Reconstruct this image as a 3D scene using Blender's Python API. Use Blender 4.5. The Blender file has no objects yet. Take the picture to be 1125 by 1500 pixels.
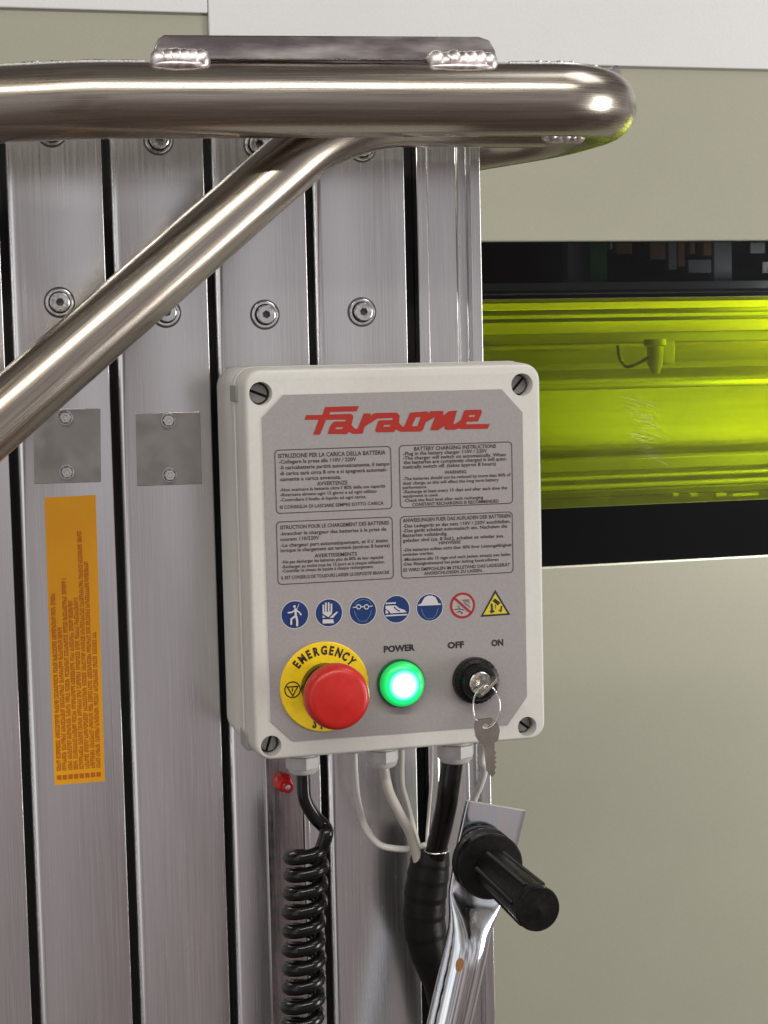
import bpy, bmesh, math, random
from mathutils import Vector, Matrix, noise
from mathutils.geometry import tessellate_polygon
random.seed(7)
scene = bpy.context.scene
R = math.radians

# ------------------------------------------------------------------ camera
PW, PH, FPX = 1125.0, 1500.0, 2500.0           # photograph size and focal length in its pixels
yaw, pitch, roll = R(14.13), R(-4.755), R(-1.318)
fw = Vector((math.sin(yaw)*math.cos(pitch), math.cos(yaw)*math.cos(pitch), math.sin(pitch)))
rt = Vector((math.cos(yaw), -math.sin(yaw), 0)); up = rt.cross(fw)
rt, up = rt*math.cos(roll)+up*math.sin(roll), up*math.cos(roll)-rt*math.sin(roll)
def ray(px, py): return fw + rt*((px-PW/2)/FPX) - up*((py-PH/2)/FPX)
_d = ray(590, 830); CAM = -_d*(1.10/_d.y)       # 1.10 m in front of the control box's faceplate (plane Y = 0)
def P(px, py, Y):                               # the point of the plane Y under a pixel of the photograph
    d = ray(px, py); return CAM + d*((Y-CAM.y)/d.y)
cd = bpy.data.cameras.new('camera'); cam = bpy.data.objects.new('camera', cd); scene.collection.objects.link(cam)
cam.matrix_world = Matrix(((rt.x, up.x, -fw.x, CAM.x), (rt.y, up.y, -fw.y, CAM.y), (rt.z, up.z, -fw.z, CAM.z), (0, 0, 0, 1)))
cd.sensor_fit = 'VERTICAL'; cd.sensor_height = 36.0; cd.lens = 36.0*FPX/PH
cd.clip_start = 0.02; cd.clip_end = 100
scene.camera = cam
scene.render.resolution_x = 768; scene.render.resolution_y = 1024

# ------------------------------------------------------------------ world: the dim surroundings of an exhibition hall
world = bpy.data.worlds.new('World'); scene.world = world; world.use_nodes = True
nt = world.node_tree; nt.nodes.clear()
def wn(t, **k):
    n = nt.nodes.new(t)
    for a, b in k.items(): setattr(n, a, b)
    return n
tc = wn('ShaderNodeTexCoord'); sep = wn('ShaderNodeSeparateXYZ'); nt.links.new(tc.outputs['Generated'], sep.inputs[0])
mr = wn('ShaderNodeMapRange'); mr.inputs[1].default_value = -1; mr.inputs[2].default_value = 1
nt.links.new(sep.outputs[2], mr.inputs[0])
rp = wn('ShaderNodeValToRGB'); nt.links.new(mr.outputs[0], rp.inputs[0])
el = rp.color_ramp.elements
el[0].position = 0.0; el[0].color = (0.16, 0.125, 0.105, 1)
el[1].position = 1.0; el[1].color = (0.22, 0.21, 0.20, 1)
for pos, c in ((0.30, (0.30, 0.265, 0.25)), (0.42, (0.53, 0.49, 0.49)), (0.50, (0.62, 0.60, 0.61)), (0.59, (0.62, 0.63, 0.64)), (0.68, (0.36, 0.35, 0.335)), (0.80, (0.20, 0.19, 0.17))):
    e = el.new(pos); e.color = (*c, 1)
mp = wn('ShaderNodeMapping'); mp.inputs['Scale'].default_value = (3.4, 3.4, 1.5)
nt.links.new(tc.outputs['Generated'], mp.inputs[0])
nz = wn('ShaderNodeTexNoise'); nz.inputs['Scale'].default_value = 2.2; nz.inputs['Detail'].default_value = 1.5
nt.links.new(mp.outputs[0], nz.inputs['Vector'])
r2 = wn('ShaderNodeValToRGB'); nt.links.new(nz.outputs[0], r2.inputs[0])
e2 = r2.color_ramp.elements
e2[0].position = .36; e2[0].color = (.50, .42, .40, 1); e2[1].position = .64; e2[1].color = (1.5, 1.5, 1.55, 1)
e = e2.new(.5); e.color = (.92, .87, .87, 1)
mx = wn('ShaderNodeMix', data_type='RGBA', blend_type='MULTIPLY'); mx.inputs[0].default_value = 1
nt.links.new(rp.outputs[0], mx.inputs[6]); nt.links.new(r2.outputs[0], mx.inputs[7])
bg = wn('ShaderNodeBackground'); bg.inputs[1].default_value = 0.66
nt.links.new(mx.outputs[2], bg.inputs[0])
wo = wn('ShaderNodeOutputWorld'); nt.links.new(bg.outputs[0], wo.inputs[0])

# ------------------------------------------------------------------ hall lamps (long ceiling luminaires) and two added fill lights
def area(name, loc, target, sx, sy, power, col):
    l = bpy.data.lights.new(name, 'AREA'); l.shape = 'RECTANGLE'; l.size = sx; l.size_y = sy
    l.energy = power; l.color = col
    o = bpy.data.objects.new(name, l); scene.collection.objects.link(o)
    o.location = loc
    o.rotation_euler = (Vector(target)-Vector(loc)).to_track_quat('-Z', 'Y').to_euler()
    return o
area('ceiling_lamp', (-0.3, -2.9, 2.55), (-0.1, 0.2, 0), 5.0, 0.12, 108, (1.0, 0.955, 0.87))
area('ceiling_lamp', (2.0, -0.5, 2.9), (0.6, 0.3, 0), 1.5, 1.5, 26, (1.0, 0.98, 0.95))
area('ceiling_lamp', (-2.8, -1.6, 2.4), (0, 0, 0), 0.3, 3.0, 13, (1.0, 0.90, 0.72))

area('side_fill_light', (3.5, -1.5, -0.35), (0.6, 0.9, -0.45), 1.2, 2.0, 84, (1.0, 0.97, 0.92))  # added unseen fill: brightens the lower wall, puts stripes on the lever
area('side_fill_light', (-2.5, -1.5, -0.25), (0, 0.1, -0.1), 1.5, 2.2, 5, (0.92, 0.97, 1.0))  # added cool fill for the lever's left stripe and the section edges

scene.view_settings.view_transform = 'Standard'; scene.view_settings.look = 'None'
scene.view_settings.exposure = 0.06; scene.view_settings.gamma = 1.0; scene.view_settings.use_curve_mapping = False
scene.render.engine = 'CYCLES'

# ------------------------------------------------------------------ object helpers
COL = scene.collection
WL = {}                                          # world location of every object
def link(o, parent, loc):
    COL.objects.link(o); o.location = loc; WL[o.name] = Vector(loc)
    if parent is not None:
        o.parent = parent; o.matrix_parent_inverse = Matrix.Translation(-WL[parent.name])
    return o
def thing(name, label, cat, loc, group=None):
    o = bpy.data.objects.new(name, None); o.empty_display_size = .02
    link(o, None, loc); return tag(o, label, cat, group)
def tag(o, label, cat, group=None, kind=None):
    if label: o['label'] = label
    if cat: o['category'] = cat
    if group: o['group'] = group
    if kind: o['kind'] = kind
    return o
class MB:
    """collects vertices and faces in world coordinates and links them as ONE mesh object"""
    def __init__(s): s.v = []; s.f = []; s.m = []; s.uv = {}
    def add(s, vs, fs, mi=0):
        b = len(s.v); s.v += [tuple(x) for x in vs]
        for f in fs: s.f.append([b+i for i in f]); s.m.append(mi)
        return b
    def box(s, x0, x1, y0, y1, z0, z1, mi=0):
        v = [(x, y, z) for z in (z0, z1) for y in (y0, y1) for x in (x0, x1)]
        s.add(v, [(0,2,3,1), (4,5,7,6), (0,1,5,4), (2,6,7,3), (0,4,6,2), (1,3,7,5)], mi); return s
    def prism(s, loop, y0, y1, mi=0, holes=()):
        """loops of (x,z) points, front at y0 (towards the camera), back at y1"""
        loops = [loop]+list(holes)
        tri = tessellate_polygon([[Vector((a, b, 0)) for a, b in l] for l in loops])
        pts = [p for l in loops for p in l]; n = len(pts)
        b = s.add([(a, y0, c) for a, c in pts]+[(a, y1, c) for a, c in pts], [], mi)
        for t in tri:
            s.f.append([b+i for i in t]); s.m.append(mi)
            s.f.append([b+n+i for i in reversed(t)]); s.m.append(mi)
        k = 0
        for l in loops:
            L = len(l)
            for i in range(L):
                j = (i+1) % L
                s.f.append([b+k+i, b+k+j, b+n+k+j, b+n+k+i]); s.m.append(mi)
            k += L
        return s
    def flat(s, loop, y, mi=0, holes=()):
        loops = [loop]+list(holes)
        tri = tessellate_polygon([[Vector((a, b, 0)) for a, b in l] for l in loops])
        pts = [p for l in loops for p in l]
        s.add([(a, y, c) for a, c in pts], tri, mi); return s
    def extrude_z(s, loop, z0, z1, mi=0):
        tri = tessellate_polygon([[Vector((a, b, 0)) for a, b in loop]]); n = len(loop)
        b = s.add([(a, c, z0) for a, c in loop]+[(a, c, z1) for a, c in loop], [], mi)
        for t in tri:
            s.f.append([b+i for i in t]); s.m.append(mi); s.f.append([b+n+i for i in reversed(t)]); s.m.append(mi)
        for i in range(n):
            j = (i+1) % n; s.f.append([b+i, b+j, b+n+j, b+n+i]); s.m.append(mi)
        return s
    def lathe(s, c, prof, n=40, axis='y', mi=0, rx=1.0):
        """prof: (radius, offset along the axis) pairs"""
        rings = []
        for r, h in prof:
            ring = []
            if r < 1e-7:
                ring = [(0, 0, h)]
            else:
                ring = [(r*math.cos(2*math.pi*i/n)*rx, r*math.sin(2*math.pi*i/n), h) for i in range(n)]
            rings.append(ring)
        def tr(p):
            a, b, h = p
            if axis == 'y': return (c[0]+a, c[1]+h, c[2]+b)
            return (c[0]+a, c[1]+b, c[2]+h)
        base = []
        for ring in rings: base.append(s.add([tr(p) for p in ring], []))
        for k in range(len(rings)-1):
            A, B = rings[k], rings[k+1]; a, b = base[k], base[k+1]
            if len(A) == 1 and len(B) == 1: continue
            for i in range(n):
                j = (i+1) % n
                if len(A) == 1: s.f.append([a, b+i, b+j])
                elif len(B) == 1: s.f.append([a+i, b, a+j])
                else: s.f.append([a+i, b+i, b+j, a+j])
                s.m.append(mi)
        return s
    def sweep(s, path, rad, n=16, mi=0, caps=True, close=False):
        path = [Vector(p) for p in path]; N = len(path)
        if not hasattr(rad, '__len__'): rad = [rad]*N
        tang = []
        for i in range(N):
            a = path[max(i-1, 0)] if not close else path[i-1]; b = path[min(i+1, N-1)] if not close else path[(i+1) % N]
            tang.append((b-a).normalized())
        ref = Vector((0, 0, 1)) if abs(tang[0].z) < .9 else Vector((0, 1, 0))
        u = (ref - tang[0]*ref.dot(tang[0])).normalized(); base = []; dist = 0
        for i in range(N):
            u = (u - tang[i]*u.dot(tang[i])).normalized(); w = tang[i].cross(u)
            if i: dist += (path[i]-path[i-1]).length
            b = s.add([path[i]+(u*math.cos(2*math.pi*k/n)+w*math.sin(2*math.pi*k/n))*rad[i] for k in range(n)], [])
            for k in range(n): s.uv[b+k] = (dist, k/n)
            base.append(b)
        for i in range(N if close else N-1):
            a, b = base[i], base[(i+1) % N]
            for k in range(n):
                j = (k+1) % n; s.f.append([a+k, a+j, b+j, b+k]); s.m.append(mi)
        if caps and not close:
            s.f.append([base[0]+k for k in range(n)][::-1]); s.m.append(mi)
            s.f.append([base[-1]+k for k in range(n)]); s.m.append(mi)
        return s
    def ball(s, c, r, n=12, mi=0):
        m = n//2
        rings = []
        for i in range(m+1):
            t = math.pi*i/m; rings.append((math.sin(t), -math.cos(t)))
        vs, fs = [], []
        for (q, h) in rings:
            for k in range(n): vs.append((c[0]+r[0]*q*math.cos(2*math.pi*k/n), c[1]+r[1]*q*math.sin(2*math.pi*k/n), c[2]+r[2]*h))
        for i in range(m):
            for k in range(n):
                j = (k+1) % n; fs.append((i*n+k, i*n+j, (i+1)*n+j, (i+1)*n+k))
        s.add(vs, fs, mi); return s
    def build(s, name, mats, parent=None, smooth=30, bevel=0, seg=2, loc=None):
        if not isinstance(mats, (list, tuple)): mats = [mats]
        lo = [min(v[i] for v in s.v) for i in range(3)]; hi = [max(v[i] for v in s.v) for i in range(3)]
        c = Vector([(a+b)/2 for a, b in zip(lo, hi)]) if loc is None else Vector(loc)
        me = bpy.data.meshes.new(name)
        me.from_pydata([(v[0]-c.x, v[1]-c.y, v[2]-c.z) for v in s.v], [], s.f)
        for m in mats: me.materials.append(m)
        me.polygons.foreach_set('material_index', s.m)
        if s.uv:
            ul = me.uv_layers.new(name='along')
            for p in me.polygons:
                vs = [s.uv.get(v, (0, 0)) for v in p.vertices]
                wrap = max(q[1] for q in vs)-min(q[1] for q in vs) > .5
                for li, q in zip(p.loop_indices, vs):
                    ul.data[li].uv = (q[0], q[1]+1 if wrap and q[1] < .5 else q[1])
        bm = bmesh.new(); bm.from_mesh(me)
        bmesh.ops.remove_doubles(bm, verts=bm.verts, dist=1e-7)
        bmesh.ops.recalc_face_normals(bm, faces=bm.faces)
        bm.to_mesh(me); bm.free()
        if smooth:
            me.polygons.foreach_set('use_smooth', [True]*len(me.polygons)); me.set_sharp_from_angle(angle=R(smooth))
        o = bpy.data.objects.new(name, me); link(o, parent, c)
        if bevel:
            md = o.modifiers.new('bevel', 'BEVEL'); md.width = bevel; md.segments = seg; md.limit_method = 'ANGLE'; md.angle_limit = R(40)
            md.harden_normals = False
        return o
def px(pts, Y): return [(lambda q: (q.x, q.z))(P(a, b, Y)) for a, b in pts]
def circ(cx, cz, r, n=40): return [(cx+r*math.cos(2*math.pi*i/n), cz+r*math.sin(2*math.pi*i/n)) for i in range(n)]
def rrect(x0, x1, z0, z1, r, n=6):
    o = []
    for cx, cz, a in ((x1-r, z1-r, 0), (x0+r, z1-r, 90), (x0+r, z0+r, 180), (x1-r, z0+r, 270)):
        for i in range(n+1):
            t = R(a+90*i/n); o.append((cx+r*math.cos(t), cz+r*math.sin(t)))
    return o
def fillet(pts, rad, n=10):
    pts = [Vector(p) for p in pts]; out = [pts[0]]
    for i in range(1, len(pts)-1):
        a, b, c = pts[i-1], pts[i], pts[i+1]; r = rad[i-1] if hasattr(rad, '__len__') else rad
        u = (a-b).normalized(); w = (c-b).normalized(); ang = u.angle(w)
        t = min(r/math.tan(ang/2), (a-b).length*.49, (c-b).length*.49); r = t*math.tan(ang/2)
        cen = b+(u+w).normalized()*(r/math.sin(ang/2)); s = b+u*t-cen; e_ = b+w*t-cen; tot = s.angle(e_)
        for k in range(n+1):
            f = k/n; out.append(cen+(s*math.sin((1-f)*tot)+e_*math.sin(f*tot))/math.sin(tot))
    out.append(pts[-1]); return out
def spline(pts, n=8):
    """smooth curve through points"""
    pts = [Vector(p) for p in pts]; q = [pts[0]*2-pts[1]]+pts+[pts[-1]*2-pts[-2]]; out = []
    for i in range(1, len(q)-2):
        for k in range(n):
            t = k/n; a, b, c, d = q[i-1:i+3]
            out.append(.5*((2*b)+(c-a)*t+(2*a-5*b+4*c-d)*t*t+(3*b-a-3*c+d)*t**3))
    out.append(pts[-1]); return out
def stroke(pts, w):
    """outline of a polyline drawn with a pen of width w, in (x,z)"""
    pts = [Vector(p) for p in pts]; L, Rr = [], []
    for i, p in enumerate(pts):
        a = pts[max(i-1, 0)]; b = pts[min(i+1, len(pts)-1)]; d = (b-a).normalized(); n_ = Vector((-d.y, d.x))*w/2
        L.append(tuple(p+n_)); Rr.append(tuple(p-n_))
    return L+Rr[::-1]

# ------------------------------------------------------------------ materials
def mat(name, col, rough=.5, metal=0., **k):
    m = bpy.data.materials.new(name); m.use_nodes = True; b = m.node_tree.nodes['Principled BSDF']
    b.inputs['Base Color'].default_value = (*col, 1); b.inputs['Roughness'].default_value = rough; b.inputs['Metallic'].default_value = metal
    for a, v in k.items(): b.inputs[a].default_value = v
    return m
def nodes(m): return m.node_tree, m.node_tree.nodes['Principled BSDF']
def texture(m, scale, stretch=(1, 1, 1), cols=None, rough=None, bump=0, bdist=.0005, detail=4, coord='Object', rnd=False, lo=.35, hi=.65, nrough=.55):
    """noise that varies a material's colour, roughness and fine relief"""
    t, b = nodes(m); N = t.nodes.new
    tcn = N('ShaderNodeTexCoord'); mpn = N('ShaderNodeMapping'); mpn.inputs['Scale'].default_value = stretch
    src = tcn.outputs[coord]
    if rnd:
        oi = N('ShaderNodeObjectInfo'); ad = N('ShaderNodeVectorMath'); ad.operation = 'ADD'
        ml = N('ShaderNodeMath'); ml.operation = 'MULTIPLY'; ml.inputs[1].default_value = 9
        t.links.new(oi.outputs['Random'], ml.inputs[0]); t.links.new(src, ad.inputs[0]); t.links.new(ml.outputs[0], ad.inputs[1]); src = ad.outputs[0]
    t.links.new(src, mpn.inputs[0])
    nzn = N('ShaderNodeTexNoise'); nzn.inputs['Scale'].default_value = scale; nzn.inputs['Detail'].default_value = detail; nzn.inputs['Roughness'].default_value = nrough
    t.links.new(mpn.outputs[0], nzn.inputs['Vector'])
    if cols:
        r = N('ShaderNodeValToRGB'); r.color_ramp.elements[0].position = lo; r.color_ramp.elements[1].position = hi
        r.color_ramp.elements[0].color = (*cols[0], 1); r.color_ramp.elements[1].color = (*cols[1], 1)
        t.links.new(nzn.outputs[0], r.inputs[0])
        old = b.inputs['Base Color']
        if old.is_linked:
            mm = N('ShaderNodeMix'); mm.data_type = 'RGBA'; mm.blend_type = 'MULTIPLY'; mm.inputs[0].default_value = 1
            t.links.new(old.links[0].from_socket, mm.inputs[6]); t.links.new(r.outputs[0], mm.inputs[7]); t.links.new(mm.outputs[2], old)
        else: t.links.new(r.outputs[0], old)
    if rough:
        q = N('ShaderNodeMapRange'); q.inputs[1].default_value = lo; q.inputs[2].default_value = hi
        q.inputs[3].default_value = rough[0]; q.inputs[4].default_value = rough[1]
        t.links.new(nzn.outputs[0], q.inputs[0]); t.links.new(q.outputs[0], b.inputs['Roughness'])
    if bump:
        bp = N('ShaderNodeBump'); bp.inputs['Strength'].default_value = bump; bp.inputs['Distance'].default_value = bdist
        t.links.new(nzn.outputs[0], bp.inputs['Height'])
        if b.inputs['Normal'].is_linked: t.links.new(b.inputs['Normal'].links[0].from_socket, bp.inputs['Normal'])
        t.links.new(bp.outputs[0], b.inputs['Normal'])
    return m
M = {}
M['alu'] = mat('anodised_aluminium', (.6, .58, .59), .3, 1.)
texture(M['alu'], 60, (22, 22, .25), cols=((.72, .725, .73), (.88, .885, .89)), rough=(.19, .29), bump=.03, bdist=.0001, rnd=True, lo=.2, hi=.8)
texture(M['alu'], 5, (1.2, 1.2, .5), cols=((.90, .89, .89), (1, 1, 1)), rnd=True)
M['alu_plain'] = mat('cut_aluminium', (.66, .64, .64), .34, 1.)
texture(M['alu_plain'], 60, (20, 20, .8), rough=(.25, .42))
M['steel'] = mat('brushed_stainless_steel', (.6, .55, .5), .2, 1.)
texture(M['steel'], 30, (.5, 16, 1), cols=((.36, .325, .28), (.51, .475, .43)), rough=(.18, .32), bump=.03, bdist=.0002, coord='UV', lo=.3, hi=.7)
texture(M['steel'], 9, (.8, 2, 1), cols=((.86, .82, .78), (1, 1, 1)), coord='UV')
M['steel_plate'] = mat('stainless_plate', (.55, .5, .49), .3, 1.)
texture(M['steel_plate'], 14, (.8, 4, 4), cols=((.24, .205, .205), (.66, .64, .63)), rough=(.2, .42), bump=.05, bdist=.0003, lo=.42, hi=.75)
M['weld'] = mat('weld_bead_metal', (.66, .6, .6), .38, 1.)
texture(M['weld'], 120, cols=((.46, .39, .40), (.80, .77, .77)), rough=(.3, .5), bump=.1, bdist=.0004)
M['dark_plate'] = mat('raw_steel_cover_plate', (.3, .29, .28), .42, 1.)
texture(M['dark_plate'], 70, cols=((.36, .35, .335), (.42, .41, .395)), rough=(.36, .55), bump=.05, bdist=.0003, rnd=True, detail=6)
M['zinc'] = mat('zinc_plated_fasteners', (.74, .74, .74), .22, 1.)
texture(M['zinc'], 300, rough=(.14, .34), cols=((.62, .62, .63), (.84, .84, .84)))
M['chrome'] = mat('zinc_chromated_tube', (.80, .84, .86), .09, 1.)
texture(M['chrome'], 40, (6, 6, .8), cols=((.80, .89, .96), (.95, .96, .95)), rough=(.08, .14))
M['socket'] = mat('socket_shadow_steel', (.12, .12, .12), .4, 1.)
M['rubber'] = mat('black_rubber_seal', (.004, .004, .0042), .5, **{'Specular IOR Level': 0.25})
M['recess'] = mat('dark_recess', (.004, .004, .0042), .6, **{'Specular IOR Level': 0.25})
M['box'] = mat('light_grey_enclosure_plastic', (.58, .57, .54), .42)
texture(M['box'], 380, cols=((.575, .572, .550), (.600, .597, .575)), bump=.05, bdist=.0002)
texture(M['box'], 12, cols=((.93, .925, .91), (1, 1, 1)), rough=(.34, .5))
M['gland'] = mat('pale_grey_nylon', (.60, .59, .575), .38)
texture(M['gland'], 120, cols=((.55, .54, .525), (.63, .62, .605)), bump=.08, bdist=.0002)
M['clip'] = mat('grey_hinge_plastic', (.27, .27, .26), .5)
M['face'] = mat('mauve_grey_faceplate', (.27, .235, .235), .38)
texture(M['face'], 500, cols=((.285, .266, .270), (.312, .292, .295)), bump=.06, bdist=.0001)
M['ink'] = mat('black_print', (.018, .015, .015), .5)
M['inkgrey'] = mat('fine_black_print', (.035, .028, .028), .5)
M['red_print'] = mat('red_print', (.34, .018, .010), .42)
M['blue'] = mat('blue_print', (.003, .026, .125), .45)
M['white_print'] = mat('pale_print', (.52, .50, .52), .45)
M['thin_print'] = mat('thin_pale_print', (.10, .20, .40), .45)
M['sign_red'] = mat('sign_red_print', (.30, .014, .018), .45)
M['sign_yellow'] = mat('sign_yellow_print', (.55, .47, .03), .45)
M['sign_paper'] = mat('sign_paper_print', (.36, .32, .31), .5)
M['yellow'] = mat('yellow_emergency_plate', (.80, .56, .012), .36)
texture(M['yellow'], 220, cols=((.77, .53, .010), (.83, .595, .016)), bump=.05, bdist=.0001)
M['red'] = mat('red_knob_plastic', (.56, .012, .010), .34)
texture(M['red'], 260, cols=((.475, .014, .010), (.505, .016, .011)), rough=(.30, .38), bump=.05, bdist=.0002)
M['red_clear'] = mat('red_plastic_clip', (.62, .008, .010), .2)
M['black'] = mat('black_plastic', (.004, .004, .0042), .28, **{'Specular IOR Level': 0.35})
texture(M['black'], 240, rough=(.2, .4))
M['grip'] = mat('black_grip_rubber', (.004, .004, .0042), .40, **{'Specular IOR Level': 0.25})
texture(M['grip'], 300, rough=(.3, .5), bump=.08, bdist=.0002)
M['cable'] = mat('black_cable_sheath', (.004, .004, .0042), .16, **{'Specular IOR Level': 0.4})
texture(M['cable'], 160, rough=(.12, .26), bump=.05, bdist=.0003)
M['tape'] = mat('black_heat_shrink', (.004, .004, .0042), .3, **{'Specular IOR Level': 0.25})
texture(M['tape'], 60, rough=(.36, .55), bump=.45, bdist=.002)
M['cable_white'] = mat('white_cable_sheath', (.76, .75, .72), .35)
M['cable_beige'] = mat('grey_beige_cable_sheath', (.54, .51, .465), .4)
M['wire'] = mat('steel_wire', (.8, .8, .8), .15, 1.)
M['key'] = mat('nickel_key', (.62, .57, .50), .24, 1.)
texture(M['key'], 60, cols=((.42, .39, .34), (.56, .53, .47)), rough=(.16, .26))
M['rust'] = mat('rust_spot', (.38, .17, .06), .6)
M['orange'] = mat('orange_sticker_film', (.70, .285, .006), .3)
texture(M['orange'], 9, cols=((.68, .285, .004), (.80, .37, .008)), rough=(.22, .4))
M['orange_ink'] = mat('brown_sticker_print', (.44, .115, .003), .45)
M['wall'] = mat('grey_green_powder_coat', (.30, .295, .21), .5)
texture(M['wall'], 700, cols=((.300, .297, .234), (.322, .319, .252)), bump=.15, bdist=.0004)
texture(M['wall'], 1.6, cols=((.93, .93, .93), (1, 1, 1)), rough=(.42, .56))
M['white'] = mat('white_powder_coat', (.66, .67, .68), .45)
texture(M['white'], 500, cols=((.58, .592, .60), (.62, .632, .64)), bump=.12, bdist=.0003)
texture(M['white'], 2.2, cols=((.94, .94, .94), (1, 1, 1)))
M['mirror_plate'] = mat('polished_backing_steel', (.50, .455, .455), .2, 1.)
texture(M['mirror_plate'], 40, (14, 14, .6), rough=(.16, .28), cols=((.44, .40, .40), (.54, .50, .50)))
M['black_frame'] = mat('black_gloss_window_border', (.003, .003, .003), .10, **{'Specular IOR Level': .12})
M['inner'] = mat('galvanised_interior_sheet', (.62, .62, .60), .5)
texture(M['inner'], 9, (.15, 3, 3), cols=((.46, .46, .45), (.70, .70, .68)), rough=(.3, .6), detail=6)
M['inner_dark'] = mat('dark_interior_beam', (.20, .20, .19), .5)
M['inner_mid'] = mat('grey_interior_rail', (.40, .40, .38), .4)
M['dim_grey'] = mat('grey_reflected_post', (.36, .37, .38), .5)
M['dim_green'] = mat('green_reflected_post', (.02, .30, .07), .5)
M['dim_brown'] = mat('brown_reflected_carton', (.40, .22, .12), .7)
M['dim_white'] = mat('white_reflection_glint', (.75, .75, .75), .6)
M['dim_dark'] = mat('dark_reflection_back', (.006, .0075, .008), .7, **{'Specular IOR Level': .1})
def pane(name, tint, refl, haze):
    m = bpy.data.materials.new(name); m.use_nodes = True; t = m.node_tree; t.nodes.clear(); N = t.nodes.new
    tr = N('ShaderNodeBsdfTransparent'); tr.inputs[0].default_value = (*tint, 1)
    gl = N('ShaderNodeBsdfGlossy'); gl.inputs['Roughness'].default_value = .03; gl.inputs[0].default_value = (.9, .9, .9, 1)
    df = N('ShaderNodeBsdfDiffuse'); df.inputs[0].default_value = (tint[0]*.7+.05, tint[1]*.7+.05, tint[2]*.7+.02, 1)
    tcn = N('ShaderNodeTexCoord'); mpn = N('ShaderNodeMapping'); mpn.inputs['Scale'].default_value = (3, 1, 11); mpn.inputs['Rotation'].default_value = (0, R(-25), 0)
    nzn = N('ShaderNodeTexNoise'); nzn.inputs['Scale'].default_value = 5; nzn.inputs['Detail'].default_value = 8; nzn.inputs['Roughness'].default_value = .7
    q = N('ShaderNodeMapRange'); q.inputs[1].default_value = .5; q.inputs[2].default_value = .8; q.inputs[3].default_value = haze*.2; q.inputs[4].default_value = haze
    fr = N('ShaderNodeFresnel'); fr.inputs[0].default_value = 1.5
    ml = N('ShaderNodeMath'); ml.operation = 'MULTIPLY'; ml.inputs[1].default_value = refl
    m1 = N('ShaderNodeMixShader'); m2 = N('ShaderNodeMixShader'); out = N('ShaderNodeOutputMaterial')
    t.links.new(tcn.outputs['Object'], mpn.inputs[0]); t.links.new(mpn.outputs[0], nzn.inputs['Vector']); t.links.new(nzn.outputs[0], q.inputs[0])
    t.links.new(q.outputs[0], m1.inputs[0]); t.links.new(tr.outputs[0], m1.inputs[1]); t.links.new(df.outputs[0], m1.inputs[2])
    t.links.new(fr.outputs[0], ml.inputs[0]); t.links.new(ml.outputs[0], m2.inputs[0]); t.links.new(m1.outputs[0], m2.inputs[1]); t.links.new(gl.outputs[0], m2.inputs[2])
    t.links.new(m2.outputs[0], out.inputs[0]); return m
M['laser_glass'] = pane('yellow_green_laser_glass', (.66, .72, .001), .7, .10)
M['smoke_glass'] = pane('dark_smoked_glass', (.46, .47, .48), .5, .003)
def glow(name, strength):
    """a lit indicator lens: the LED behind it is whitest at the centre of the lens"""
    m = bpy.data.materials.new(name); m.use_nodes = True; t, b = nodes(m); N = t.nodes.new
    b.inputs['Base Color'].default_value = (.02, .45, .10, 1); b.inputs['Roughness'].default_value = .25
    tcn = N('ShaderNodeTexCoord'); mpn = N('ShaderNodeMapping'); mpn.inputs['Scale'].default_value = (1, 0, 1)
    ln = N('ShaderNodeVectorMath'); ln.operation = 'LENGTH'
    q = N('ShaderNodeMapRange'); q.inputs[1].default_value = 0; q.inputs[2].default_value = .0155
    r = N('ShaderNodeValToRGB'); e_ = r.color_ramp.elements
    e_[0].position = .36; e_[0].color = (.30, 1.0, .48, 1); e_[1].position = 1.0; e_[1].color = (.0, .022, .0035, 1)
    k = e_.new(.55); k.color = (.04, .36, .15, 1); k = e_.new(.68); k.color = (.0, .13, .034, 1); k = e_.new(.85); k.color = (.0, .062, .0115, 1)
    t.links.new(tcn.outputs['Object'], mpn.inputs[0]); t.links.new(mpn.outputs[0], ln.inputs[0]); t.links.new(ln.outputs['Value'], q.inputs[0])
    t.links.new(q.outputs[0], r.inputs[0]); t.links.new(r.outputs[0], b.inputs['Emission Color']); b.inputs['Emission Strength'].default_value = strength
    return m
M['green_lamp'] = glow('lit_green_lens', 9.0)
M['green_ring'] = mat('dark_green_bezel', (.005, .10, .03), .3)

# ================================================================== background: machine enclosure
WY = 1.0
enc = thing('machine_enclosure', 'grey-green sheet metal machine enclosure with long yellow-green tinted window behind the mast', 'machine', (.3, WY, -.9))
X0, X1 = -1.3, 1.9; ZT, ZW0, ZW1, ZG0, ZG1 = .515, -.1305, .292, -.054, .2185
XW0, XW1 = -.75, 1.55
MB().box(X0, X1, WY, WY+.03, ZW1, .60).build('upper_panel', M['wall'], enc, bevel=.002)
MB().box(X0, X1, WY, WY+.03, -.95, ZW0).build('lower_panel', M['wall'], enc, bevel=.002)
MB().box(X0, XW0, WY, WY+.03, ZW0+.001, ZW1-.001).build('side_panel', M['wall'], enc, bevel=.002)
MB().box(XW1, X1, WY, WY+.03, ZW0+.001, ZW1-.001).build('side_panel', M['wall'], enc, bevel=.002)
MB().box(.033, X1, WY-.006, WY-.001, ZT, .95).build('white_panel', M['white'], enc, bevel=.0015)
MB().box(X0, .0325, WY-.006, WY-.001, .567, .95).build('white_panel', M['white'], enc, bevel=.0015)
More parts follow.
